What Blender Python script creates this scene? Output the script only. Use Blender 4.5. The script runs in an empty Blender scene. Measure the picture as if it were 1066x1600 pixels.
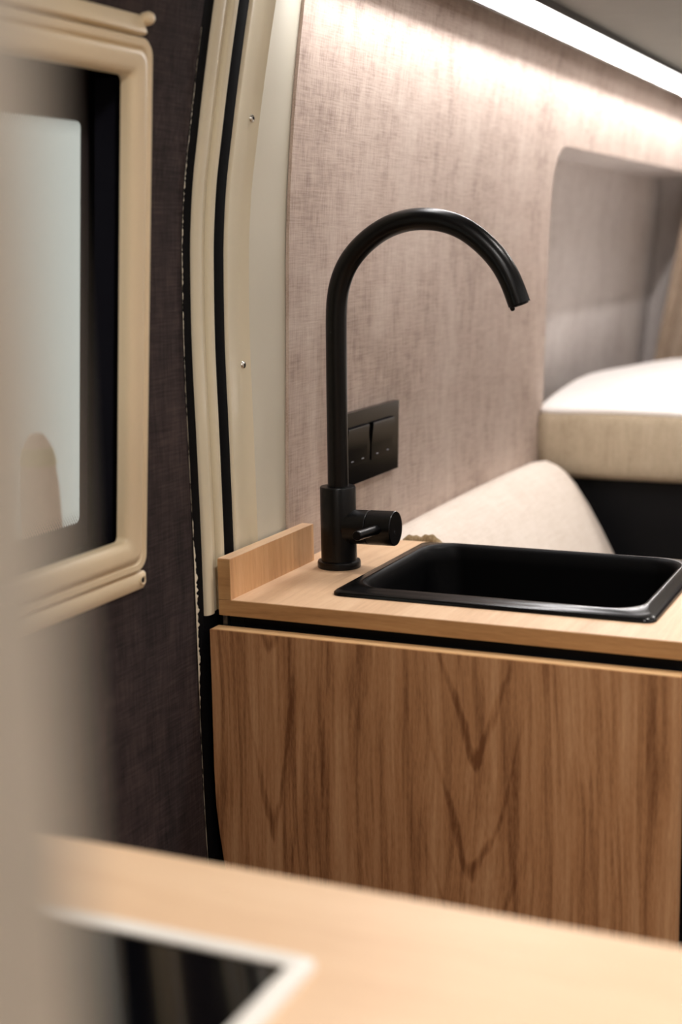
import bpy, bmesh, math, random
from mathutils import Vector, Matrix
random.seed(7)
S = bpy.context.scene
COL = S.collection
PI = math.pi

# ------------------------------------------------------------------ camera
cam_d = bpy.data.cameras.new('camera')
cam = bpy.data.objects.new('camera', cam_d); COL.objects.link(cam)
cam.matrix_world = Matrix(((0.91195264, -0.05696493, 0.40632178, 0.72183801),
                           (0.40982096, 0.17408324, -0.89540036, -1.27427665),
                           (-0.0197274, 0.9830819, 0.18210109, 1.26086397),
                           (0, 0, 0, 1)))
cam_d.sensor_fit = 'VERTICAL'; cam_d.sensor_height = 36.0; cam_d.sensor_width = 24.0
cam_d.lens = 50.0; cam_d.clip_start = 0.01; cam_d.clip_end = 60
cam_d.dof.use_dof = True; cam_d.dof.focus_distance = 1.58; cam_d.dof.aperture_fstop = 3.4
S.camera = cam
# ------------------------------------------------------------------ world (bright hall outside the van, seen only through the window)
W = bpy.data.worlds.new('world'); S.world = W; W.use_nodes = True
W.node_tree.nodes['Background'].inputs[0].default_value = (0.60, 0.62, 0.575, 1)
W.node_tree.nodes['Background'].inputs[1].default_value = 0.50
S.view_settings.view_transform = 'Standard'; S.view_settings.look = 'None'
S.view_settings.gamma = 1.0; S.view_settings.use_curve_mapping = False
S.view_settings.exposure = 0.9
LED_LEFT, LED_RIGHT, SPOT = 106.0, 108.0, 108.0        # strengths of the lamps' emitters

# ------------------------------------------------------------------ materials
def lin(c):
    return tuple(((v/255)/12.92 if v/255 <= .04045 else ((v/255+.055)/1.055)**2.4) for v in c) + (1,)
def newmat(name):
    m = bpy.data.materials.new(name); m.use_nodes = True
    nt = m.node_tree
    return m, nt, nt.nodes['Principled BSDF']
def N(nt, t, **k):
    n = nt.nodes.new(t)
    for a, v in k.items(): setattr(n, a, v)
    return n
def noise(nt, vec, scale, detail=3, rough=.5):
    n = N(nt, 'ShaderNodeTexNoise'); n.inputs['Scale'].default_value = scale
    n.inputs['Detail'].default_value = detail; n.inputs['Roughness'].default_value = rough
    nt.links.new(vec, n.inputs['Vector']); return n.outputs[0]
def mapping(nt, vec, scale=(1, 1, 1), loc=(0, 0, 0)):
    n = N(nt, 'ShaderNodeMapping'); n.inputs['Scale'].default_value = scale; n.inputs['Location'].default_value = loc
    nt.links.new(vec, n.inputs['Vector']); return n.outputs[0]
def math_(nt, op, a, b=None, c=None):
    n = N(nt, 'ShaderNodeMath', operation=op)
    for i, v in enumerate((a, b, c)):
        if v is None: continue
        if isinstance(v, (int, float)): n.inputs[i].default_value = v
        else: nt.links.new(v, n.inputs[i])
    return n.outputs[0]
def ramp(nt, fac, stops):
    n = N(nt, 'ShaderNodeValToRGB'); e = n.color_ramp.elements
    while len(e) < len(stops): e.new(.5)
    for i, (p, c) in enumerate(stops): e[i].position = p; e[i].color = c
    nt.links.new(fac, n.inputs[0]); return n.outputs[0]
def mix(nt, fac, a, b, blend='MIX'):
    n = N(nt, 'ShaderNodeMix', data_type='RGBA', blend_type=blend)
    for i, v in ((0, fac), (6, a), (7, b)):
        if isinstance(v, (int, float, tuple)): n.inputs[i].default_value = v
        else: nt.links.new(v, n.inputs[i])
    return n.outputs[2]
def bump(nt, p, h, strength, dist):
    b = N(nt, 'ShaderNodeBump'); b.inputs['Strength'].default_value = strength; b.inputs['Distance'].default_value = dist
    nt.links.new(h, b.inputs['Height']); nt.links.new(b.outputs[0], p.inputs['Normal'])
def objvec(nt):
    return N(nt, 'ShaderNodeTexCoord').outputs['Object']

def plain(name, rgb, rough=.5, metal=0, var=.06, vscale=30, spec=.5, coat=0):
    m, nt, p = newmat(name)
    v = objvec(nt); f = noise(nt, v, vscale, 3)
    c = lin(rgb); d = tuple(x*(1-var*2) for x in c[:3])+(1,)
    nt.links.new(ramp(nt, f, [(.3, d), (.7, c)]), p.inputs['Base Color'])
    p.inputs['Roughness'].default_value = rough; p.inputs['Metallic'].default_value = metal
    p.inputs['Specular IOR Level'].default_value = spec
    p.inputs['Coat Weight'].default_value = coat
    return m
def fabric(name, rgb_dark, rgb_mid, rgb_light, thread=480, mottle=1.0, bumpd=.0006, rough=.9):
    m, nt, p = newmat(name); v = objvec(nt)
    h1 = noise(nt, mapping(nt, v, (thread, thread*.06, thread*1.0)), 1, 2)
    h2 = noise(nt, mapping(nt, v, (thread, thread, thread*.06)), 1, 2)
    big = noise(nt, mapping(nt, v, (3, 3, 2)), 2.2, 4, .6)
    med = noise(nt, mapping(nt, v, (14, 20, 7)), 2.0, 4, .65)
    med2 = noise(nt, mapping(nt, v, (14, 6, 40)), 2.0, 3, .6)
    t = math_(nt, 'ADD', math_(nt, 'MULTIPLY', h1, .5), math_(nt, 'MULTIPLY', h2, .5))
    a = math_(nt, 'ADD', math_(nt, 'MULTIPLY', big, .35*mottle), math_(nt, 'MULTIPLY', med, .35*mottle))
    a = math_(nt, 'ADD', a, math_(nt, 'MULTIPLY', med2, .12*mottle))
    a = math_(nt, 'ADD', a, math_(nt, 'MULTIPLY', t, .55))
    a = math_(nt, 'SUBTRACT', a, (.82*mottle+.55)/2-.5)
    col = ramp(nt, a, [(.30, lin(rgb_dark)), (.5, lin(rgb_mid)), (.72, lin(rgb_light))])
    nt.links.new(col, p.inputs['Base Color'])
    p.inputs['Roughness'].default_value = rough; p.inputs['Specular IOR Level'].default_value = .15
    bump(nt, p, t, .5, bumpd)
    return m
def wood(name, dark, mid, light, grain='z', cathedrals=(), fine=150, rough=.42, band=.55, contrast=1.0):
    m, nt, p = newmat(name); v = objvec(nt)
    s = {'x': (.03, 1, 1), 'y': (1, .03, 1), 'z': (1, 1, .03)}[grain]
    wob = noise(nt, mapping(nt, v, {'x': (1.2, 5, 5), 'y': (5, 1.2, 5), 'z': (5, 5, 1.2)}[grain]), 1.5, 2)
    off = N(nt, 'ShaderNodeVectorMath', operation='ADD')
    sc = N(nt, 'ShaderNodeVectorMath', operation='SCALE'); sc.inputs['Scale'].default_value = .05
    cmb = N(nt, 'ShaderNodeCombineXYZ')
    for i in range(3): nt.links.new(wob, cmb.inputs[i])
    nt.links.new(cmb.outputs[0], sc.inputs[0]); nt.links.new(v, off.inputs[0]); nt.links.new(sc.outputs[0], off.inputs[1])
    vv = mapping(nt, off.outputs[0], s)
    f1 = noise(nt, vv, fine, 4, .6)          # fine streaks
    f2 = noise(nt, vv, fine*.22, 3, .55)     # broad bands
    f3 = noise(nt, mapping(nt, v, tuple(q if q == 1 else .12 for q in s)), fine*4, 2)  # pores
    a = math_(nt, 'ADD', math_(nt, 'MULTIPLY', f1, .55*contrast), math_(nt, 'MULTIPLY', f2, band*contrast))
    a = math_(nt, 'ADD', a, math_(nt, 'MULTIPLY', f3, .25*contrast))
    a = math_(nt, 'SUBTRACT', a, (.55+band+.25)*contrast/2-.5)
    for (cx, cz, kz, wdt, freq) in cathedrals:
        sx = N(nt, 'ShaderNodeSeparateXYZ'); nt.links.new(v, sx.inputs[0])
        dx = math_(nt, 'ABSOLUTE', math_(nt, 'SUBTRACT', sx.outputs[0], cx))
        wz = noise(nt, mapping(nt, v, (9, 9, 3)), 2.2, 3)
        dz = math_(nt, 'MULTIPLY', math_(nt, 'SUBTRACT', cz, sx.outputs[2]), kz)
        # V shaped rings: height above the tip versus distance from the axis
        r = math_(nt, 'ADD', math_(nt, 'POWER', math_(nt, 'ADD', math_(nt, 'MULTIPLY', dx, dx), .00010), .5), dz)
        r = math_(nt, 'ADD', r, math_(nt, 'MULTIPLY', wz, .035))
        w = math_(nt, 'SINE', math_(nt, 'MULTIPLY', r, freq))
        w = math_(nt, 'MAXIMUM', math_(nt, 'SUBTRACT', w, .80), 0)
        env = math_(nt, 'SUBTRACT', 1, math_(nt, 'MULTIPLY', dx, 1/wdt))
        env = math_(nt, 'MAXIMUM', env, 0)
        a = math_(nt, 'SUBTRACT', a, math_(nt, 'MULTIPLY', math_(nt, 'MULTIPLY', w, env), 1.3))
    col = ramp(nt, a, [(.24, lin(dark)), (.5, lin(mid)), (.74, lin(light))])
    nt.links.new(col, p.inputs['Base Color'])
    p.inputs['Roughness'].default_value = rough
    bump(nt, p, f1, .12, .0004)
    return m
def emitter(name, rgb, strength):
    m, nt, p = newmat(name)
    p.inputs['Base Color'].default_value = (.9, .9, .9, 1)
    p.inputs['Emission Color'].default_value = rgb; p.inputs['Emission Strength'].default_value = strength
    return m

M = {}
M['wall'] = fabric('linen_wall_cloth', (146, 128, 117), (190, 172, 160), (214, 200, 188))
M['niche'] = fabric('niche_cloth_lightened', (164, 154, 150), (198, 190, 185), (212, 206, 201), mottle=.8)  # same cloth as the wall, lightened to offset the niche's shade
M['purple'] = fabric('rear_cloth', (58, 42, 50), (82, 62, 70), (100, 80, 86), mottle=.7)
M['doorcloth'] = fabric('dark_door_cloth', (24, 20, 21), (50, 42, 42), (80, 67, 63), mottle=.9)
M['cream'] = plain('cream_enamel', (218, 208, 182), .33, var=.02, vscale=6, coat=.2)
M['cream2'] = plain('pale_enamel', (212, 207, 190), .38, var=.02, vscale=6)
M['plastic'] = plain('cream_plastic', (226, 206, 172), .42, var=.02, vscale=8)
M['black_rubber'] = plain('black_rubber', (4, 4, 6), .8, spec=.1)
M['black_gap'] = plain('black_board', (6, 6, 9), .6, spec=.2)
M['recess'] = plain('window_recess_black', (3, 3, 5), .8, spec=.08)
M['rail_navy'] = plain('dark_navy_plastic', (14, 13, 22), .75, spec=.1)
M['frit'] = plain('window_frit', (46, 38, 42), .4)
M['tap'] = plain('matt_black_metal', (4, 4, 5), .30, metal=0, var=.03, spec=.26)
M['sink'] = plain('black_sink_enamel', (3, 3, 4), .22, var=.03, spec=.3)
M['bowl'] = plain('black_bowl_enamel', (2, 2, 3), .45, var=.03, spec=.1)
M['switch'] = plain('black_switch_plastic', (3, 3, 5), .22, spec=.28)
M['mark'] = plain('pale_print', (150, 150, 155), .5)
M['screw'] = plain('bright_screw_metal', (215, 212, 205), .25, metal=1)
M['alu'] = plain('grey_aluminium', (150, 152, 156), .35, metal=1)
M['steel'] = plain('pale_hob_trim', (238, 234, 226), .35, var=.02)
M['glass_black'] = plain('black_hob_glass', (3, 3, 5), .08, var=.02, spec=.3)
M['white_in'] = emitter('white_diffuser', (1.0, .98, .97, 1), 1.8)
M['profile'] = plain('lamp_profile_grey', (92, 92, 92), .5, metal=.3)
M['locker'] = plain('grey_locker_board', (140, 140, 132), .55, var=.03)
M['panel'] = plain('cream_partition_board', (206, 198, 184), .6, var=.02)
M['ceil'] = plain('ceiling_board', (205, 200, 190), .7, var=.02)
M['wall_r'] = plain('opposite_wall_board', (185, 172, 160), .8)
M['floor'] = wood('floor_boards', (84, 70, 58), (110, 92, 76), (128, 110, 92), 'y', fine=60)
M['top'] = wood('light_oak_top', (196, 158, 120), (220, 184, 148), (234, 204, 170), 'y', fine=150, contrast=.85)
M['top_edge'] = wood('oak_edge_shaded', (150, 108, 66), (186, 142, 94), (206, 166, 116), 'x', fine=170, contrast=.85)  # same board wood; shade on its front faces is in the colour
M['splash'] = wood('oak_splash', (170, 124, 84), (206, 160, 114), (224, 184, 140), 'z', fine=140, contrast=.8)
M['front'] = wood('oak_front_shaded', (122, 80, 50), (184, 136, 94), (208, 164, 122), 'z',
                  cathedrals=((.288, .70, .28, .062, 187), (.066, .70, .17, .035, 260)), fine=230, rough=.4, band=.75, contrast=1.2)  # worktop wood darkened: the front's weaker light is put into the colour
M['front_edge'] = wood('oak_door_edge_lit', (196, 148, 100), (228, 184, 132), (240, 204, 156), 'x', fine=150, contrast=.6)  # same wood lightened: light on the door's top edge is painted in
M['fore'] = wood('foreground_oak', (212, 174, 136), (228, 194, 158), (238, 208, 176), 'x', fine=70, contrast=.7)
M['cushion'] = fabric('cushion_cloth', (196, 182, 168), (214, 202, 190), (226, 216, 206), thread=300, mottle=.5)
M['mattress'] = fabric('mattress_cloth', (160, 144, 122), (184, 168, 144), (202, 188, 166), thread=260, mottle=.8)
M['mattop'] = fabric('mattress_cloth_lit', (220, 212, 206), (232, 226, 221), (240, 235, 231), thread=300, mottle=.4)  # same beige cloth whitened; the light strip's glare is in the colour
M['mound'] = fabric('brown_mound_weave', (92, 76, 52), (140, 120, 90), (186, 168, 138), thread=420)
M['curtain'] = fabric('beige_curtain', (150, 130, 110), (182, 162, 142), (198, 180, 160), thread=200, mottle=.6)
M['fray'] = fabric('pale_thread', (176, 166, 144), (208, 198, 176), (226, 218, 200), thread=400)
M['peach'] = plain('peach_plastic', (252, 216, 194), .6)
M['ochre'] = plain('ochre_plastic', (236, 214, 160), .6)
M['led'] = emitter('led_tape', (1.0, .965, .965, 1), LED_LEFT)
M['led2'] = emitter('led_tape_warm', (1.0, .96, .93, 1), LED_RIGHT)
M['spot'] = emitter('downlight_lens', (1.0, .95, .91, 1), SPOT)
def glass_mat():
    m, nt, p = newmat('window_acrylic')
    p.inputs['Base Color'].default_value = (.95, .97, .96, 1)
    p.inputs['Roughness'].default_value = .03; p.inputs['IOR'].default_value = 1.15
    p.inputs['Transmission Weight'].default_value = 1
    v = objvec(nt); bump(nt, p, noise(nt, v, 5, 1), .05, .001)
    return m
M['glass'] = glass_mat()

# ------------------------------------------------------------------ builders
def smooth(me, ang=35):
    for p in me.polygons: p.use_smooth = True
    me.set_sharp_from_angle(angle=math.radians(ang))
def link(name, me, mat, parent=None, ang=35, sm=True):
    if mat: me.materials.append(M[mat])
    if sm: smooth(me, ang)
    o = bpy.data.objects.new(name, me); COL.objects.link(o)
    if parent is not None:
        o.parent = parent
        if parent.type == 'EMPTY': o.matrix_parent_inverse = Matrix.Translation(-parent.location)
    return o
def thing(name, label, cat, loc=(0, 0, 0), group=None, kind=None):
    o = bpy.data.objects.new(name, None); COL.objects.link(o); o.location = loc
    o.empty_display_size = .05
    return tag(o, label, cat, group, kind)
def tag(o, label=None, cat=None, group=None, kind=None):
    if label: o['label'] = label
    if cat: o['category'] = cat
    if group: o['group'] = group
    if kind: o['kind'] = kind
    return o
def from_bm(name, bm, mat, parent=None, ang=35, bevel=0, seg=2, sm=True, recalc=True):
    if bevel:
        es = [e for e in bm.edges if len(e.link_faces) == 2 and e.calc_face_angle(0) > .5]
        bmesh.ops.bevel(bm, geom=es, offset=bevel, segments=seg, profile=.6, affect='EDGES')
    if recalc: bmesh.ops.recalc_face_normals(bm, faces=bm.faces)
    me = bpy.data.meshes.new(name); bm.to_mesh(me); bm.free()
    return link(name, me, mat, parent, ang, sm)
def bm_box(bm, x0, x1, y0, y1, z0, z1, f=None):
    vs = [bm.verts.new((x, y, z)) for x in (x0, x1) for y in (y0, y1) for z in (z0, z1)]
    if f:
        for v in vs: v.co = f(v.co)
    for q in ((0, 1, 3, 2), (4, 6, 7, 5), (0, 4, 5, 1), (2, 3, 7, 6), (0, 2, 6, 4), (1, 5, 7, 3)):
        bm.faces.new([vs[i] for i in q])
def box(name, x0, x1, y0, y1, z0, z1, mat, parent=None, bevel=.001, f=None, seg=2):
    bm = bmesh.new(); bm_box(bm, x0, x1, y0, y1, z0, z1, f)
    return from_bm(name, bm, mat, parent, bevel=bevel, seg=seg)
def grid(bm, rows, closed=False):
    vv = [[bm.verts.new(p) for p in r] for r in rows]
    n = len(rows[0])
    for i in range(len(rows)-1):
        for j in range(n if closed else n-1):
            k = (j+1) % n
            bm.faces.new((vv[i][j], vv[i][k], vv[i+1][k], vv[i+1][j]))
    return vv
def loft(name, rows, mat, parent=None, closed=True, caps=True, ang=35):
    bm = bmesh.new(); vv = grid(bm, rows, closed)
    if caps and closed:
        bm.faces.new(vv[0]); bm.faces.new(vv[-1])
    return from_bm(name, bm, mat, parent, ang)
def frame_of(d):
    d = Vector(d).normalized()
    u = d.orthogonal().normalized()
    return u, d.cross(u)
def lathe(name, prof, org, axis, mat, parent=None, n=48, ang=30):
    """prof: list of (distance along axis, radius)"""
    a = Vector(axis).normalized(); u, w = frame_of(a); org = Vector(org)
    rows = [[org + a*h + (u*math.cos(2*PI*k/n) + w*math.sin(2*PI*k/n))*max(r, 1e-5) for k in range(n)] for h, r in prof]
    return loft(name, rows, mat, parent, ang=ang)
def tube(name, path, rad, mat, parent=None, n=32, ang=40):
    pts = [Vector(p) for p in path]; rows = []; u = None
    for i, p in enumerate(pts):
        t = (pts[min(i+1, len(pts)-1)] - pts[max(i-1, 0)]).normalized()
        if u is None: u = t.orthogonal().normalized()
        u = (u - t*u.dot(t)).normalized(); w = t.cross(u)
        r = rad(i/(len(pts)-1)) if callable(rad) else rad
        rows.append([p + (u*math.cos(2*PI*k/n) + w*math.sin(2*PI*k/n))*r for k in range(n)])
    return loft(name, rows, mat, parent, ang=ang)
def interp(tab):
    xs = [a for a, b in tab]; ys = [b for a, b in tab]
    n = len(xs); d = [(ys[i+1]-ys[i])/(xs[i+1]-xs[i]) for i in range(n-1)]
    m = [d[0]] + [0 if d[i-1]*d[i] <= 0 else 2*d[i-1]*d[i]/(d[i-1]+d[i]) for i in range(1, n-1)] + [d[-1]]
    def f(x):
        if x <= xs[0]: return ys[0]
        if x >= xs[-1]: return ys[-1] + m[-1]*(x-xs[-1])
        i = max(k for k in range(n-1) if xs[k] <= x); h = xs[i+1]-xs[i]; t = (x-xs[i])/h
        return ((1+2*t)*(1-t)**2*ys[i] + t*(1-t)**2*h*m[i] + t*t*(3-2*t)*ys[i+1] + t*t*(t-1)*h*m[i+1])
    return f
def rrect(y0, y1, z0, z1, r, n=8):
    out = []
    for cx, cz, a0 in ((y1-r, z1-r, 0), (y0+r, z1-r, 90), (y0+r, z0+r, 180), (y1-r, z0+r, 270)):
        for k in range(n+1):
            a = math.radians(a0 + 90*k/n); out.append((cx+r*math.cos(a), cz+r*math.sin(a)))
    return out
def holed_sheet(name, outer, hole, fx, mat, thick, parent=None):
    """sheet in (y,z) with a hole, bent along x = fx(z)"""
    bm = bmesh.new(); es = []
    for loop in (outer, hole):
        vs = [bm.verts.new((0, a, b)) for a, b in loop]
        es += [bm.edges.new((vs[i], vs[(i+1) % len(vs)])) for i in range(len(vs))]
    bmesh.ops.triangle_fill(bm, edges=es, use_beauty=True)
    z = min(b for a, b in outer) + .04; top = max(b for a, b in outer)
    while z < top-.01:
        bmesh.ops.bisect_plane(bm, geom=bm.verts[:]+bm.edges[:]+bm.faces[:], plane_co=(0, 0, z), plane_no=(0, 0, 1)); z += .04
    for v in bm.verts: v.co.x = fx(v.co.z)
    bmesh.ops.recalc_face_normals(bm, faces=bm.faces)
    bm.faces.ensure_lookup_table()
    if sum(f.normal.x for f in bm.faces) < 0: bmesh.ops.reverse_faces(bm, faces=bm.faces)
    r = bmesh.ops.extrude_face_region(bm, geom=bm.faces[:])
    vs = [e for e in r['geom'] if isinstance(e, bmesh.types.BMVert)]
    for v in vs: v.co.x -= thick
    return from_bm(name, bm, mat, parent, ang=40)

# body side profiles, x as a function of height
XP = interp([(0, .012), (.45, .012), (.60, .001), (.70, -.0018), (.84, -.003), (.95, -.0028), (1.07, -.0038), (1.16, -.005),
             (1.256, -.003), (1.318, .002), (1.38, .012), (1.43, .021), (1.5, .035), (1.6, .058)])
XW = interp([(0, .0), (.80, -.0015), (.95, 0), (1.183, .007), (1.254, .009), (1.31, .012), (1.392, .019), (1.445, .025), (1.524, .036), (1.6, .048)])
ZS = [.30 + i*(1.62-.30)/66 for i in range(67)]

# ================================================================== SETTING
def st(o, label): return tag(o, label, None, None, 'structure')
st(box('floor', -.4, 1.8, -2.3, 2.90, -.04, 0, 'floor', bevel=0), 'grey-brown plank floor of the van')
st(box('ceiling', -.4, 1.8, -2.3, 2.90, 1.9, 1.94, 'ceil', bevel=0), 'pale flat van ceiling')
st(box('wall_right', 1.76, 1.8, -2.3, 2.90, 0, 1.9, 'wall_r', bevel=0), 'beige board wall across the aisle')
st(box('wall_front', -.4, 1.76, -2.34, -2.3, 0, 1.9, 'wall_r', bevel=0), 'beige board wall behind the camera')
st(box('wall_back', -.3, 1.76, 2.82, 2.86, 0, 1.9, 'purple', bevel=0), 'dark mauve cloth wall at the rear end of the bed')

# cloth covered side wall with the long rounded niche
WY0, WY1 = .170, 2.82
hole = rrect(1.205, 2.79, .80, 1.432, .065)
wl = holed_sheet('wall_left', [(WY0, 0), (WY1, 0), (WY1, 1.62), (WY0, 1.62)], hole, XW, 'wall', .004)
st(wl, 'linen-look greyish pink cloth side wall behind the faucet')
bm = bmesh.new()
rows = []
back_x = lambda z: -.118 - (1.44-z)*.095
for t in (0, .3, .65, 1):
    rows.append([((XW(b)-.004)*(1-t) + back_x(b)*t, a, b) for a, b in hole])
grid(bm, rows, True)
niche_side = from_bm('niche_reveal', bm, 'niche', wl)
bm = bmesh.new(); vs = []
zz = [.79 + i*(1.445-.79)/14 for i in range(15)]
grid(bm, [[(back_x(z), y, z) for y in (1.19, 1.5, 1.9, 2.3, 2.82)] for z in zz])
from_bm('niche_back', bm, 'niche', wl)
bm = bmesh.new(); grid(bm, [[(XW(1.6)+.004, y, z) for y in (-2.3, 2.82)] for z in (1.61, 1.9)])
st(from_bm('wall_upper', bm, 'wall_r'), 'wall strip behind the overhead locker')

# ------------------------------------------------ sliding door lining with window opening
hole_d = rrect(-.745, -.150, .965, 1.440, .02)
d1 = holed_sheet('door_1', [(-2.3, 0), (-.040, 0), (-.040, 1.62), (-2.3, 1.62)], hole_d, lambda z: XP(z)-.003, 'doorcloth', .006)
st(d1, 'sliding door lined with dark purplish cloth left of the kitchen unit')
# frayed pale edge of the door cloth: a narrow torn strip with loose threads
bm = bmesh.new()
wid = interp([(.60, .0006), (.76, .0012), (.82, .0045), (.87, .0075), (.92, .0070), (.97, .0030), (1.05, .0012), (1.15, .0022), (1.30, .0030), (1.42, .0020), (1.47, .0004)])
zf = [.60 + i*(1.47-.60)/420 for i in range(421)]
L = []; Rr = []
for z in zf:
    x = XP(z)-.0015; w = max(.0003, wid(z)*random.uniform(.45, 1.15))
    g = math.sin(z*143)+math.sin(z*331+1)+math.sin(z*617+2)
    if z < .80 and g < .4: w *= .25
    if 1.0 < z < 1.13 and g < .9: w *= .2
    if z > 1.2 and g < -1.2: w *= .3
    L.append((x, -.0405, z)); Rr.append((x-.0008, -.0405+w, z))
grid(bm, [L, Rr])
from_bm('frayed_edge', bm, 'fray', d1, sm=False)
# black rubber door seal (deep channel between door and pillar)
def strip(name, prof, mat, parent, ang=40, zs=ZS, fx=XP):
    """prof: list of (y, dx); swept up the body side"""
    bm = bmesh.new(); grid(bm, [[(fx(z)+dx, y, z) for y, dx in prof] for z in zs])
    return from_bm(name, bm, mat, parent, ang)
strip('door_seal', [(-.0405, -.004), (-.040, -.0065), (-.034, -.0058), (-.029, -.0055), (-.022, -.0056), (-.0165, -.0062), (-.015, -.03), (.06, -.03), (.18, -.03)], 'black_rubber', d1)

# ------------------------------------------------ door pillar: ribs, seal, panels, screws
t1 = strip('trim_1', [(.0505, -.012), (.0507, -.0040), (.053, -.0022), (.056, -.003), (.068, -.0062), (.080, -.0066), (.090, -.0058), (.0975, -.0018), (.099, -.0008)], 'cream', None, ang=60)
st(t1, 'glossy cream metal door pillar with ribs and a black seal')
# flat pale closing panel between pillar and cloth wall
bm = bmesh.new(); rows = []
for z in ZS:
    a, b = XP(z), XW(z)-.0045
    r = []
    for k in range(9):
        y = .099 + (.176-.099)*k/8; t = (y-.049)/(.176-.049)
        x = (a-.0012)*(1-k/8) + b*(k/8)
        low = max(0, min(1, (1.13-z)/.1))
        if 2 <= k <= 4: x -= .0014*low
        r.append((x, y, z))
    rows.append(r)
grid(bm, rows); from_bm('closing_panel', bm, 'cream2', t1, ang=60)
def rib(y0, y1, h, base=-.0075, n=10):
    out = [(y0, base)]
    for k in range(n+1):
        a = PI*k/n; out.append(((y0+y1)/2 - math.cos(a)*(y1-y0)/2, base + h*math.sin(a)**.6))
    return out + [(y1, base)]
strip('pillar_rib', rib(-.0165, .0015, .0070), 'cream', t1, zs=[.885+(1.62-.885)*k/50 for k in range(51)])
strip('pillar_rib', rib(.0015, .0125, .0018), 'cream', t1, zs=[.885+(1.62-.885)*k/50 for k in range(51)])
strip('pillar_rib', rib(.0125, .0205, .0068), 'cream', t1, zs=[.885+(1.62-.885)*k/50 for k in range(51)])
strip('pillar_rib', rib(.0205, .0290, .0042), 'cream', t1, zs=[.885+(1.62-.885)*k/50 for k in range(51)])
strip('pillar_seal', [(.0288, -.0060), (.0292, -.0042), (.034, -.0036), (.040, -.0034), (.046, -.0036), (.0500, -.0048), (.0504, -.0085)], 'black_rubber', t1)
strip('lower_seal', [(-.0195, -.012), (-.0185, -.006), (-.01, -.0045), (.03, -.0045), (.031, -.012)], 'black_rubber', t1, zs=[.30+.585*k/30 for k in range(31)])
for y, z, r in ((.090, 1.3965, .0042), (.0905, 1.139, .0042)):
    x = XP(z)-.0058; ax = Vector((1, -.15, .0))
    s = lathe('screw', [(-.002, r), (.0006, r), (.0018, r*.82), (.0024, r*.45), (.0024, .0001)], (x, y, z), ax, 'screw', t1, n=20)
    lathe('screw_socket', [(.0023, r*.34), (.0027, r*.34), (.0027, .0001)], (x, y, z), ax, 'black_gap', s, n=6)

# ================================================================== WINDOW
TILT = .0665
def fw(z, n): return .0215 + TILT*(z-1.258) + n          # x of the frame's front plane
w1 = thing('window_1', 'cream framed van window in the dark sliding door', None, (0, -.45, .96), kind='structure')
WYL = -.748
def wframe(name, stations, mat, parent, ang=50):
    """stations: (inset from outer edge, normal offset); rounded-corner picture frame in the tilted plane"""
    rows = []
    for ins, n in stations:
        lp = rrect(WYL+ins, -.138-ins, .9615+ins, 1.4476-ins, max(.014-ins*.25, .004), 6)
        rows.append([(fw(z, n), y, z) for y, z in lp])
    bm = bmesh.new(); grid(bm, rows, True)
    return from_bm(name, bm, mat, parent, ang)
wframe('outer_frame', [(.000, -.030), (.000, -.008), (.0012, -.0025), (.0035, 0), (.0085, -.0004), (.0118, -.0045)], 'plastic', w1, 35)
wframe('inner_bead', [(.0116, -.0050), (.0122, -.0010), (.0140, .0012), (.018, .0016), (.026, .0010), (.0310, -.0008), (.0330, -.004), (.0335, -.008), (.0335, -.014)], 'plastic', w1)
# black recess box behind the bead
rows = []
for n, g in ((-.012, 0), (-.030, -.004), (-.062, -.006), (-.074, -.006)):
    lp = rrect(WYL+.0325+g, -.138-.0325-g+.022, .9615+.026+g, 1.4476-.026-g, .006, 3)
    rows.append([(fw(z, n), y, z) for y, z in lp])
bm = bmesh.new(); grid(bm, rows, True)
from_bm('window_recess', bm, 'recess', w1)
box('blind_guide', -.044, -.022, -.158, -.1475, .99, 1.415, 'rail_navy', w1, .001, f=lambda c: Vector((c.x+.012+TILT*(c.z-1.2), c.y, c.z)))
# glass with dark border and halftone dots
GX = lambda z, n=0: -.052 + TILT*(z-1.2) + n
bm = bmesh.new(); bm_box(bm, -.002, .002, WYL, -.139, .972, 1.432, lambda c: Vector((GX(c.z)+c.x, c.y, c.z)))
from_bm('pane', bm, 'glass', w1)
o_ = rrect(WYL-.004, -.132, .966, 1.438, .004, 3); i_ = rrect(WYL+.03, -.1555, 1.007, 1.379, .006, 3)
bm = bmesh.new(); grid(bm, [[(GX(z, .0028), y, z) for y, z in o_], [(GX(z, .0028), y, z) for y, z in i_]], True)
from_bm('dark_border', bm, 'frit', w1)
bm = bmesh.new()
for row, (zb, sgn) in enumerate(((1.007, 1), (1.379, -1))):
    for k in range(5):
        r = .0011*(1-k*.16)
        for j in range(130):
            y = -.158 - (j + (k % 2)*.5)*.0036; z = zb + sgn*(.0008+k*.0026)
            c = [bm.verts.new((GX(z, .0027), y+r*math.cos(a*PI/3), z+r*math.sin(a*PI/3))) for a in range(6)]
            bm.faces.new(c)
tag(from_bm('border_dots', bm, 'frit', w1, sm=False), kind='stuff')
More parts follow.
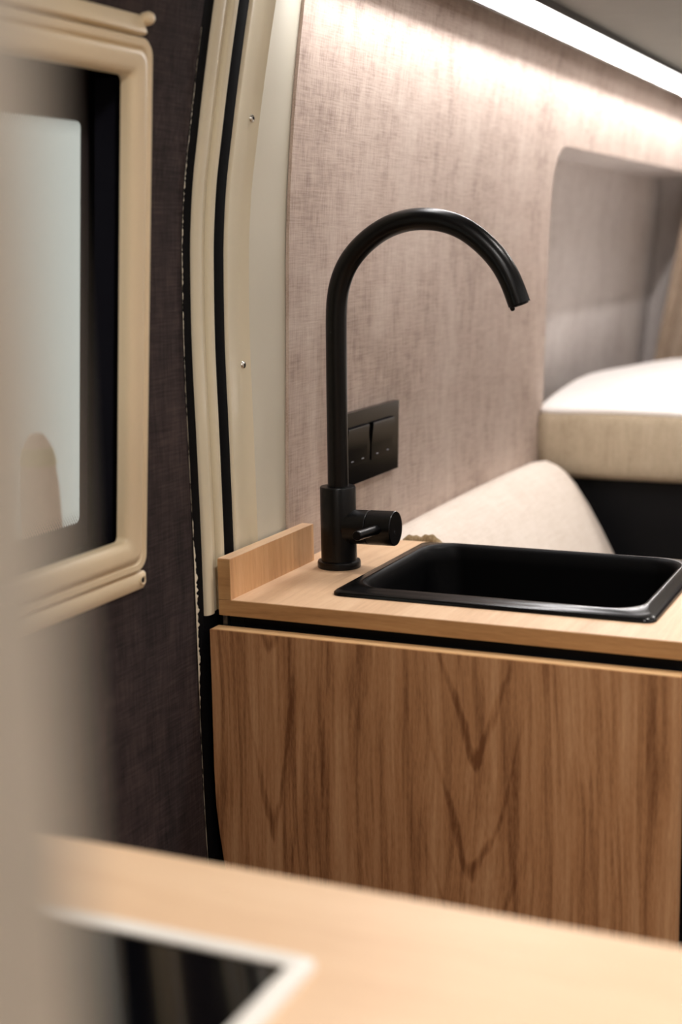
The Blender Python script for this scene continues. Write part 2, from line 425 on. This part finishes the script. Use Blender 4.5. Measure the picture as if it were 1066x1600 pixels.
# blind rails above and below the frame
def railx(z, n): return fw(z, n)
bm = bmesh.new()
prof = [(1.4490, -.030), (1.4490, -.004), (1.4510, -.001), (1.4640, -.006), (1.4700, -.014), (1.4720, -.03)]
grid(bm, [[(railx(z, n), y, z) for z, n in prof] for y in (WYL, -.149)]); vv = None
bm.faces.new([v for v in bm.verts if abs(v.co.y+.149) < 1e-6])
from_bm('top_rail', bm, 'plastic', w1, ang=50)
lathe('rail_knob', [(-.016, .0058), (-.002, .0060), (.002, .0058), (.0048, .0042), (.006, .002), (.0062, .0001)], (railx(1.464, -.004), -.1435, 1.4640), (1, -.2, .1), 'plastic', w1, n=24)
bm = bmesh.new()
prof = [(.9612, -.030), (.9612, -.004), (.9590, -.0015), (.9500, -.0010), (.9440, -.0040), (.9430, -.030)]
grid(bm, [[(railx(z, n), y, z) for z, n in prof] for y in (WYL, -.140)])
bm.faces.new([v for v in bm.verts if abs(v.co.y+.140) < 1e-6])
br = from_bm('bottom_rail', bm, 'plastic', w1, ang=50)
bx_ = railx(.9535, -.0012)
sc = lathe('rail_screw', [(-.004, .0048), (.0012, .0048), (.0018, .0040), (.0010, .0032), (.0010, .0001)], (bx_, -.1468, .9535), (1, 0, 0), 'plastic', br, n=24)
lathe('screw_hole', [(.0005, .0026), (.0013, .0026), (.0013, .0001)], (bx_, -.1468, .9535), (1, 0, 0), 'black_gap', sc, n=20)

# peach coloured marker post standing in the hall outside the window
pk = thing('marker_post', 'blurry peach coloured post standing outside behind the van window pane', 'post', (-1.0, 1.045, 0))
lathe('post_body', [(0, .046), (.70, .043), (.80, .040), (.86, .034), (.89, .026), (.908, .014), (.912, .0001)], (-1.0, 1.045, 0), (0, 0, 1), 'peach', pk, n=32)
lathe('post_band', [(.846, .0355), (.848, .0385), (.880, .0315), (.882, .028)], (-1.0, 1.045, 0), (0, 0, 1), 'ochre', pk, n=32)

# ================================================================== LED LAMPS AND OVERHEAD LOCKERS
ol = thing('overhead_locker', 'grey overhead locker whose underside runs beside the bright light strip', 'locker', (.3, 1.3, 1.585))
box('bottom_board', .163, .46, -.02, 2.6, 1.5848, 1.600, 'locker', ol)
box('back_board', .062, .163, -.02, 2.6, 1.5850, 1.600, 'locker', ol)
box('front_board', .445, .46, -.02, 2.6, 1.600, 1.895, 'locker', ol)
box('end_board', .062, .46, -.035, -.02, 1.5848, 1.895, 'locker', ol)
def strip_lamp(name, label, x0, x1, y0, y1, zb, mat, flip=False, group='light strips under the lockers'):
    t = thing(name, label, 'light', ((x0+x1)/2, (y0+y1)/2, zb), group)
    prof = [(x0, zb), (x0+.002, zb), (x0+.002, zb+.008), (x1-.002, zb+.008), (x1-.002, zb), (x1, zb), (x1, zb+.0105), (x0, zb+.0105)]
    bm = bmesh.new(); vv = grid(bm, [[(x, y, z) for x, z in prof] for y in (y0, y1)], True)
    bm.faces.new(vv[0]); bm.faces.new(vv[1]); from_bm('profile', bm, 'profile', t, ang=20)
    lo = bmesh.new()
    pr = [(x0+.0022, zb+.0006), (x0+.0026, zb+.0050), (x0+.006, zb+.0072), (x1-.006, zb+.0072), (x1-.0026, zb+.0050), (x1-.0022, zb+.0006)]
    grid(lo, [[(x, y, z) for x, z in pr] for y in [y0+.001+(y1-y0-.002)*k/10 for k in range(11)]])
    from_bm('diffuser', lo, 'white_in', t)
    tc = x0+.012 if not flip else x1-.012
    bm = bmesh.new(); n = 26
    for k in range(n):
        a = y0+.004+(y1-y0-.008)*k/n; b = y0+.004+(y1-y0-.008)*(k+1)/n
        vs = [bm.verts.new(p) for p in ((tc-.0025, a, zb+.0067), (tc-.0025, b, zb+.0067), (tc+.0025, b, zb+.0067), (tc+.0025, a, zb+.0067))]
        bm.faces.new(vs)
    from_bm('led_tape', bm, mat, t, sm=False)
    return t
strip_lamp('light_strip', 'bright white light strip along the top of the cloth wall', .090, .162, .14, 2.58, 1.5742, 'led')
ro = thing('overhead_locker', 'grey overhead locker on the far side of the aisle', 'locker', (1.58, .3, 1.6))
box('bottom_board', 1.40, 1.758, -1.0, 2.6, 1.603, 1.62, 'locker', ro)
box('front_board', 1.40, 1.415, -1.0, 2.6, 1.62, 1.895, 'locker', ro)
strip_lamp('light_strip', 'warm light strip under the locker across the aisle', 1.42, 1.488, -.98, 2.58, 1.592, 'led2', True)
for k, (x, y) in enumerate(((.80, -1.75), (.66, -.75), (.66, .35), (.66, 1.6))):
    t = thing('downlight', ('round ceiling downlight behind the tall partition', 'round ceiling downlight over the hob counter', 'round ceiling downlight over the sink aisle', 'round ceiling downlight above the bed')[k], 'light', (x, y, 1.9), 'ceiling downlights')
    lathe('trim_ring', [(0, .060), (.004, .075), (.008, .078), (.010, .074), (.010, .060)], (x, y, 1.9), (0, 0, -1), 'alu', t)
    bm = bmesh.new()
    vs = [bm.verts.new((x+.06*math.cos(-2*PI*i/32), y+.06*math.sin(-2*PI*i/32), 1.8885)) for i in range(32)]
    bm.faces.new(vs); from_bm('lens', bm, 'spot', t, sm=False, recalc=False)

# ================================================================== SINK UNIT
cb = thing('sink_cabinet', 'wood-grain kitchen cabinet with one large flap front under the sink', 'cabinet', (.245, .17, 0))
# flap front: outline follows the van side at its lower left
pts = [(-.001, .872), (-.0012, .80), (-.002, .72), (-.001, .676), (.002, .645), (.006, .615), (.012, .575), (.018, .50), (.02, .30), (.02, .12), (.4885, .12), (.4885, .872)]
bm = bmesh.new()
f_ = [bm.verts.new((x, -.0195, z)) for x, z in pts]; b_ = [bm.verts.new((x, -.002, z)) for x, z in pts]
bm.faces.new(f_[::-1]); bm.faces.new(b_)
for i in range(len(pts)): bm.faces.new((f_[i], f_[(i+1) % len(pts)], b_[(i+1) % len(pts)], b_[i]))
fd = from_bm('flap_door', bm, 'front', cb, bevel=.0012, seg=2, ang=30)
box('door_edge_band', .0006, .4872, -.0185, -.0028, .8716, .8727, 'front_edge', fd, .0003)
box('body_side', .010, .026, .006, .335, .06, .882, 'black_gap', cb, .0005)
box('body_side', .478, .494, .006, .335, .06, .882, 'black_gap', cb, .0005)
box('body_back', .026, .478, .325, .340, .06, .882, 'black_gap', cb, .0005)
box('body_bottom', .026, .478, .006, .325, .10, .116, 'black_gap', cb, .0005)
box('dark_rail', .026, .478, .008, .024, .80, .882, 'black_gap', cb, .0005)
box('plinth', .02, .49, .03, .04, 0, .10, 'black_gap', cb, .0005)
box('corner_bracket', .0035, .0085, .0015, .010, .86, .882, 'alu', cb, .0006)
wt = thing('sink_worktop', 'light oak worktop with a low upstand along the wall holding the sink', 'worktop', (.245, .17, .883))
# board with sink cut-out
SX0, SX1, SY0, SY1 = .1045, .4475, .0535, .331
def ring_board(name, x0, x1, y0, y1, hx0, hx1, hy0, hy1, z0, z1, mat, parent):
    bm = bmesh.new(); es = []
    for lp in ([(x0, y0), (x1, y0), (x1, y1), (x0, y1)], rrect(hx0, hx1, hy0, hy1, .03, 6)):
        vs = [bm.verts.new((a, b, z1)) for a, b in lp]
        es += [bm.edges.new((vs[i], vs[(i+1) % len(vs)])) for i in range(len(vs))]
    bmesh.ops.triangle_fill(bm, edges=es, use_beauty=True)
    bmesh.ops.recalc_face_normals(bm, faces=bm.faces)
    if sum(f.normal.z for f in bm.faces) < 0: bmesh.ops.reverse_faces(bm, faces=bm.faces)
    r = bmesh.ops.extrude_face_region(bm, geom=bm.faces[:])
    for v in [e for e in r['geom'] if isinstance(e, bmesh.types.BMVert)]: v.co.z = z0
    return from_bm(name, bm, mat, parent)
bd = ring_board('board', 0, .515, .0008, .348, SX0+.012, SX1-.012, SY0+.012, SY1-.012, .883, .900, 'top', wt)
box('front_edge_band', 0, .515, -.0004, .0008, .883, .8996, 'top_edge', bd, .0002)
us = box('upstand', .0, .0145, .0006, .205, .900, .9435, 'splash', wt, .0004)
box('upstand_end_band', .0, .0145, -.0002, .0006, .9003, .9432, 'top_edge', us, .0002)
box('upstand_top_band', .0001, .0144, .0008, .2048, .9432, .9440, 'top', us, .0002)

# sink: raised black rim, ridge, bowl with drain
sk = thing('sink', 'rectangular black inset sink in the light oak worktop', 'sink', ((SX0+SX1)/2, (SY0+SY1)/2, .900))
def srows(st_):
    return [[(x, y, .900+h) for x, y in rrect(SX0+i, SX1-i, SY0+i, SY1-i, r, 10)] for i, h, r in st_]
bm = bmesh.new()
grid(bm, srows([(0, .0000, .012), (.0003, .0030, .012), (.0022, .0046, .012), (.0085, .0056, .015), (.0115, .0066, .022), (.0155, .0082, .034), (.018, .0080, .036)]), True)
from_bm('rim', bm, 'sink', sk, ang=60)
bm = bmesh.new()
vv = grid(bm, srows([(.018, .0080, .036), (.0205, .0066, .036), (.023, .0020, .036), (.0245, -.012, .036), (.030, -.115, .038), (.036, -.132, .042), (.050, -.140, .05)]), True)
bm.faces.new(vv[-1]); from_bm('bowl', bm, 'bowl', sk, ang=60)
lathe('drain', [(0, .040), (.002, .040), (.003, .034), (.001, .030), (.0005, .0001)], (.275, .19, .760), (0, 0, 1), 'tap', sk, n=32)

# faucet
fx, fy = .0562, .185
tp = thing('faucet', 'matt black swan-neck kitchen faucet standing beside the black sink', 'faucet', (fx, fy, .900))
lathe('base_flange', [(0, .0246), (.0005, .0250), (.0060, .0250), (.0078, .0244), (.0085, .0220)], (fx, fy, .900), (0, 0, 1), 'tap', tp, n=64)
lathe('body', [(.008, .0207), (.0925, .0207), (.0940, .0200), (.0940, .0128), (.0930, .0125)], (fx, fy, .900), (0, 0, 1), 'tap', tp, n=64)
ctrl = [(.0566, .990), (.0570, 1.05), (.0576, 1.12), (.0581, 1.165), (.0590, 1.195), (.0630, 1.220), (.0738, 1.2445), (.0930, 1.2652), (.1175, 1.2812),
        (.1430, 1.2892), (.1668, 1.2905), (.1908, 1.2868), (.2131, 1.2772), (.2338, 1.2613), (.2497, 1.2442), (.2612, 1.2250), (.2690, 1.2055), (.2712, 1.1995)]
def catmull(c, n=8):
    P = [c[0]] + list(c) + [c[-1]]; out = []
    for i in range(1, len(P)-2):
        p0, p1, p2, p3 = (Vector(q) for q in P[i-1:i+3])
        for k in range(n):
            t = k/n
            out.append(.5*((2*p1) + (-p0+p2)*t + (2*p0-5*p1+4*p2-p3)*t*t + (-p0+3*p1-3*p2+p3)*t**3))
    out.append(Vector(P[-1])); return out
path = [Vector((p[0], fy, p[1])) for p in catmull(ctrl)]
for _ in range(12):
    path = [path[0]] + [(path[i-1]+path[i]*2+path[i+1])/4 for i in range(1, len(path)-1)] + [path[-1]]
tube('spout', path, .0119, 'tap', tp, n=48)
end = path[-1]; td = (path[-1]-path[-3]).normalized()
ae = lathe('aerator', [(-.004, .0098), (.0012, .0098), (.0014, .0085), (.0006, .0075), (.0006, .0001)], end, td, 'black_gap', tp, n=32)
side = Vector((-td.z, 0, td.x)); side = side if side.x < 0 else -side
lathe('spout_nib', [(-.004, .0026), (.0025, .0026), (.0042, .0018), (.0048, .0001)], end + side*.0086, td, 'tap', tp, n=16)
hz = .9475
lathe('handle_hub', [(.012, .0196), (.0385, .0196), (.0392, .0190), (.0392, .0150)], (fx, fy, hz), (1, 0, .02), 'tap', tp, n=64)
hc = lathe('handle_cap', [(.0392, .0150), (.0398, .0193), (.0404, .0198), (.0700, .0198), (.0710, .0192), (.0710, .0001)], (fx, fy, hz), (1, 0, .02), 'tap', tp, n=64)
ldir = Vector((-.04, -1, .05))
lathe('lever', [(.008, .0055), (.068, .0055), (.0692, .0048), (.0694, .0001)], (fx+.0555, fy, hz+.0015), ldir, 'tap', hc, n=32)
lathe('cap_dot', [(.0709, .0022), (.0714, .0018), (.0714, .0001)], (fx, fy-.004, hz-.004), (1, 0, .02), 'black_gap', hc, n=16)

# switch plate
sw = thing('light_switch', 'black double rocker switch plate on the cloth wall behind the faucet', 'switch', (.003, .41, 1.014))
lean = lambda c: Vector((c.x + XW(c.z), c.y, c.z))
pl = box('plate', .0, .0085, .290, .4865, .969, 1.0605, 'switch', sw, .0012, f=lean)
for y0, y1 in ((.312, .377), (.391, .4615)):
    bm = bmesh.new()
    prof = [(.0085, .9925), (.0100, .9932), (.0098, 1.012), (.0126, 1.0395), (.0122, 1.0415), (.0085, 1.042)]
    vv = grid(bm, [[(x+XW(z), y, z) for x, z in prof] for y in (y0, y1)], True)
    bm.faces.new(vv[0]); bm.faces.new(vv[1])
    rk = from_bm('rocker', bm, 'switch', sw, bevel=.0007)
    for ya in (.22, .72):
        y = y0 + (y1-y0)*ya
        box('print_mark', .0099, .0105, y, y+.006, .9985, .9997, 'mark', rk, 0, f=lean)

# ================================================================== BED AND CUSHION
bb = thing('bed_base', 'black panelled bed base under the beige mattress', 'bed base', (.85, 1.9, 0))
box('front_panel', .0, 1.75, 1.20, 1.22, .0, .846, 'black_gap', bb)
box('slat_board', .0, 1.75, 1.22, 2.60, .815, .846, 'black_gap', bb)
mt = thing('mattress', 'thick beige cloth mattress with brightly lit white top reaching into the wall niche', 'mattress', (.8, 1.8, .848))
outl = [(-.0015, 1.172), (-.010, 1.195), (-.030, 1.29), (-.055, 1.47), (-.082, 1.72), (-.085, 1.86), (-.074, 1.98), (-.040, 2.12), (.03, 2.30), (.12, 2.44), (.3, 2.50), (1.74, 2.50), (1.74, 1.172), (1.2, 1.170), (.6, 1.168), (.25, 1.170), (.06, 1.173), (.012, 1.170)]
def dens(lp, n=6):
    out = []
    for i in range(len(lp)):
        a = Vector(lp[i]); b = Vector(lp[(i+1) % len(lp)])
        k = max(1, int((b-a).length/.06)); out += [a.lerp(b, j/k) for j in range(k)]
    for _ in range(2):
        out = [(out[i-1]+out[i]*4+out[(i+1) % len(out)])/6 for i in range(len(out))]
    return out
ol_ = dens(outl); cen = Vector((.8, 1.85))
def inset(lp, d):
    out = []; n = len(lp)
    for i in range(n):
        t = (lp[(i+1) % n]-lp[i-1]).normalized(); nn = Vector((t.y, -t.x))
        out.append(lp[i]+nn*d)
    return out
sag = lambda x: -.022*max(0, 1-abs(x)/.26)
def mrow(d, z, k=1.0):
    return [(p.x, p.y, z + (0 if k == 0 else k*.004*math.sin(p.x*23+p.y*9))) for p in inset(ol_, d)]
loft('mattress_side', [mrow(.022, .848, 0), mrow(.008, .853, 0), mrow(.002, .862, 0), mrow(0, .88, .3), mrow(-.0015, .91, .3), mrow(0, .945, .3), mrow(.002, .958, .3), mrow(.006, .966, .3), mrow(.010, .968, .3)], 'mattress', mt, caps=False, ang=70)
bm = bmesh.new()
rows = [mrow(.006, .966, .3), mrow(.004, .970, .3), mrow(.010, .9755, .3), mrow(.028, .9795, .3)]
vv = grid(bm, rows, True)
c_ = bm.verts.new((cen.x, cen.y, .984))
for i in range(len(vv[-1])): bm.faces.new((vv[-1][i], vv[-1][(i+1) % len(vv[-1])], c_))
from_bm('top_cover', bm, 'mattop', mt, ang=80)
cs = thing('back_cushion', 'pale cream wedge cushion leaning along the wall behind the sink', 'cushion', (.12, .75, .45))
prof = [(.001, .46), (.001, .70), (.001, .862), (.004, .880), (.014, .888), (.030, .890), (.046, .884), (.060, .874), (.080, .852), (.105, .816), (.130, .774), (.155, .727), (.180, .675), (.205, .615), (.225, .55), (.235, .48), (.228, .462), (.21, .456)]
rows = []
ys = [.362, .366, .374, .39, .5, .65, .8, .95, 1.08, 1.125, 1.140, 1.148, 1.152]
sh = [.030, .016, .006, 0, 0, 0, 0, 0, 0, .003, .008, .016, .028]
for y, s in zip(ys, sh):
    r = []
    for x, z in prof:
        cx, cz = .08, .66
        bulge = .004*math.sin((y-.36)/.79*PI)
        x2 = x - (x-cx)*s/.12 if x > .004 else x
        z2 = z - (z-cz)*s/.25 + (bulge if z > .8 else 0)
        r.append((max(.0008, x2 + (bulge if x > .05 else 0)), y, z2))
    rows.append(r)
loft('cushion_body', rows, 'cushion', cs, ang=75)
box('bench_box', .002, .55, .36, 1.19, .0, .455, 'black_gap', tag(thing('bench', 'dark bench box under the pale wedge cushion', 'bench', (.28, .78, 0))))
# small uneven brown mound between worktop end and cushion
bm = bmesh.new(); rows = []
for i in range(15):
    u = i/14; r = []
    for j in range(22):
        v = j/21
        h = math.sin(PI*u)**.6*(math.sin(PI*v)**.6)*(.0115+.003*math.sin(v*8.5+1)+.0012*math.sin(v*31+u*5))
        r.append((.066+.054*v, .3490+.0125*u, .8965+h))
    rows.append(r)
grid(bm, rows); cl = from_bm('brown_mound', bm, 'mound', None, ang=80)
tag(cl, 'small uneven brown mound peeking up behind the worktop by the faucet knob', 'cloth')
# curtain at the rear
cu = thing('curtain', 'beige curtain hanging slanted at the rear end of the bed niche', 'curtain', (.1, 2.7, .9))
bm = bmesh.new(); rows = []
for i in range(24):
    z = .86 + (1.56-.86)*i/23
    xl = -.122 + (z-.90)*.185
    r = []
    for j in range(60):
        v = j/59
        r.append((xl+.40*v, 2.70+.014*math.sin(v*34)+.004*math.sin(v*80+z*4)+.02*v, z))
    rows.append(r)
grid(bm, rows); ct = from_bm('curtain_cloth', bm, 'curtain', cu, ang=80)
tube('curtain_rod', [(-.01, 2.71, 1.565), (.6, 2.71, 1.565)], .006, 'alu', cu, n=12)

# ================================================================== FOREGROUND: HOB COUNTER AND PARTITION
fc = thing('hob_counter', 'light oak counter in the blurred foreground carrying the black hob', 'counter', (.5, -.8, 0))
HX0, HX1, HY0, HY1 = .045, .4295, -.985, -.667
ring_board('counter_board', .03, 1.05, -1.05, -.579, HX0+.02, HX1-.02, HY0+.02, HY1-.02, .880, .900, 'fore', fc)
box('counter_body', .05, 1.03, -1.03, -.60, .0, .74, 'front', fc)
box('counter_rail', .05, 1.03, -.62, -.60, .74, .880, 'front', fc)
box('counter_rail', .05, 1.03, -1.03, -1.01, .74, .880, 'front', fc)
hb = thing('hob', 'black glass hob with a pale metal rim sunk in the foreground counter', 'hob', ((HX0+HX1)/2, (HY0+HY1)/2, .900))
bm = bmesh.new()
rows = [[(x, y, .900+h) for x, y in rrect(HX0+i, HX1-i, HY0+i, HY1-i, max(.006-i*.2, .002), 5)] for i, h in ((0, 0), (.0005, .0035), (.0025, .0050), (.010, .0050), (.0125, .0040), (.0128, .0))]
grid(bm, rows, True); from_bm('hob_rim', bm, 'steel', hb, ang=50)
box('hob_glass', HX0+.0126, HX1-.0126, HY0+.0126, HY1-.0126, .894, .9028, 'glass_black', hb, .0006)
for cx, cy, r in ((.15, -.90, .065), (.33, -.80, .075)):
    pass
pt = thing('partition', 'tall cream partition panel, a soft blur at the left edge', 'partition', (.2, -1.17, 0))
box('partition_board', .02, .6058, -1.155, -1.131, 0, 1.585, 'panel', pt, .002)
box('partition_edging', .6058, .6168, -1.157, -1.129, 0, 1.585, 'panel', pt, .004, seg=3)
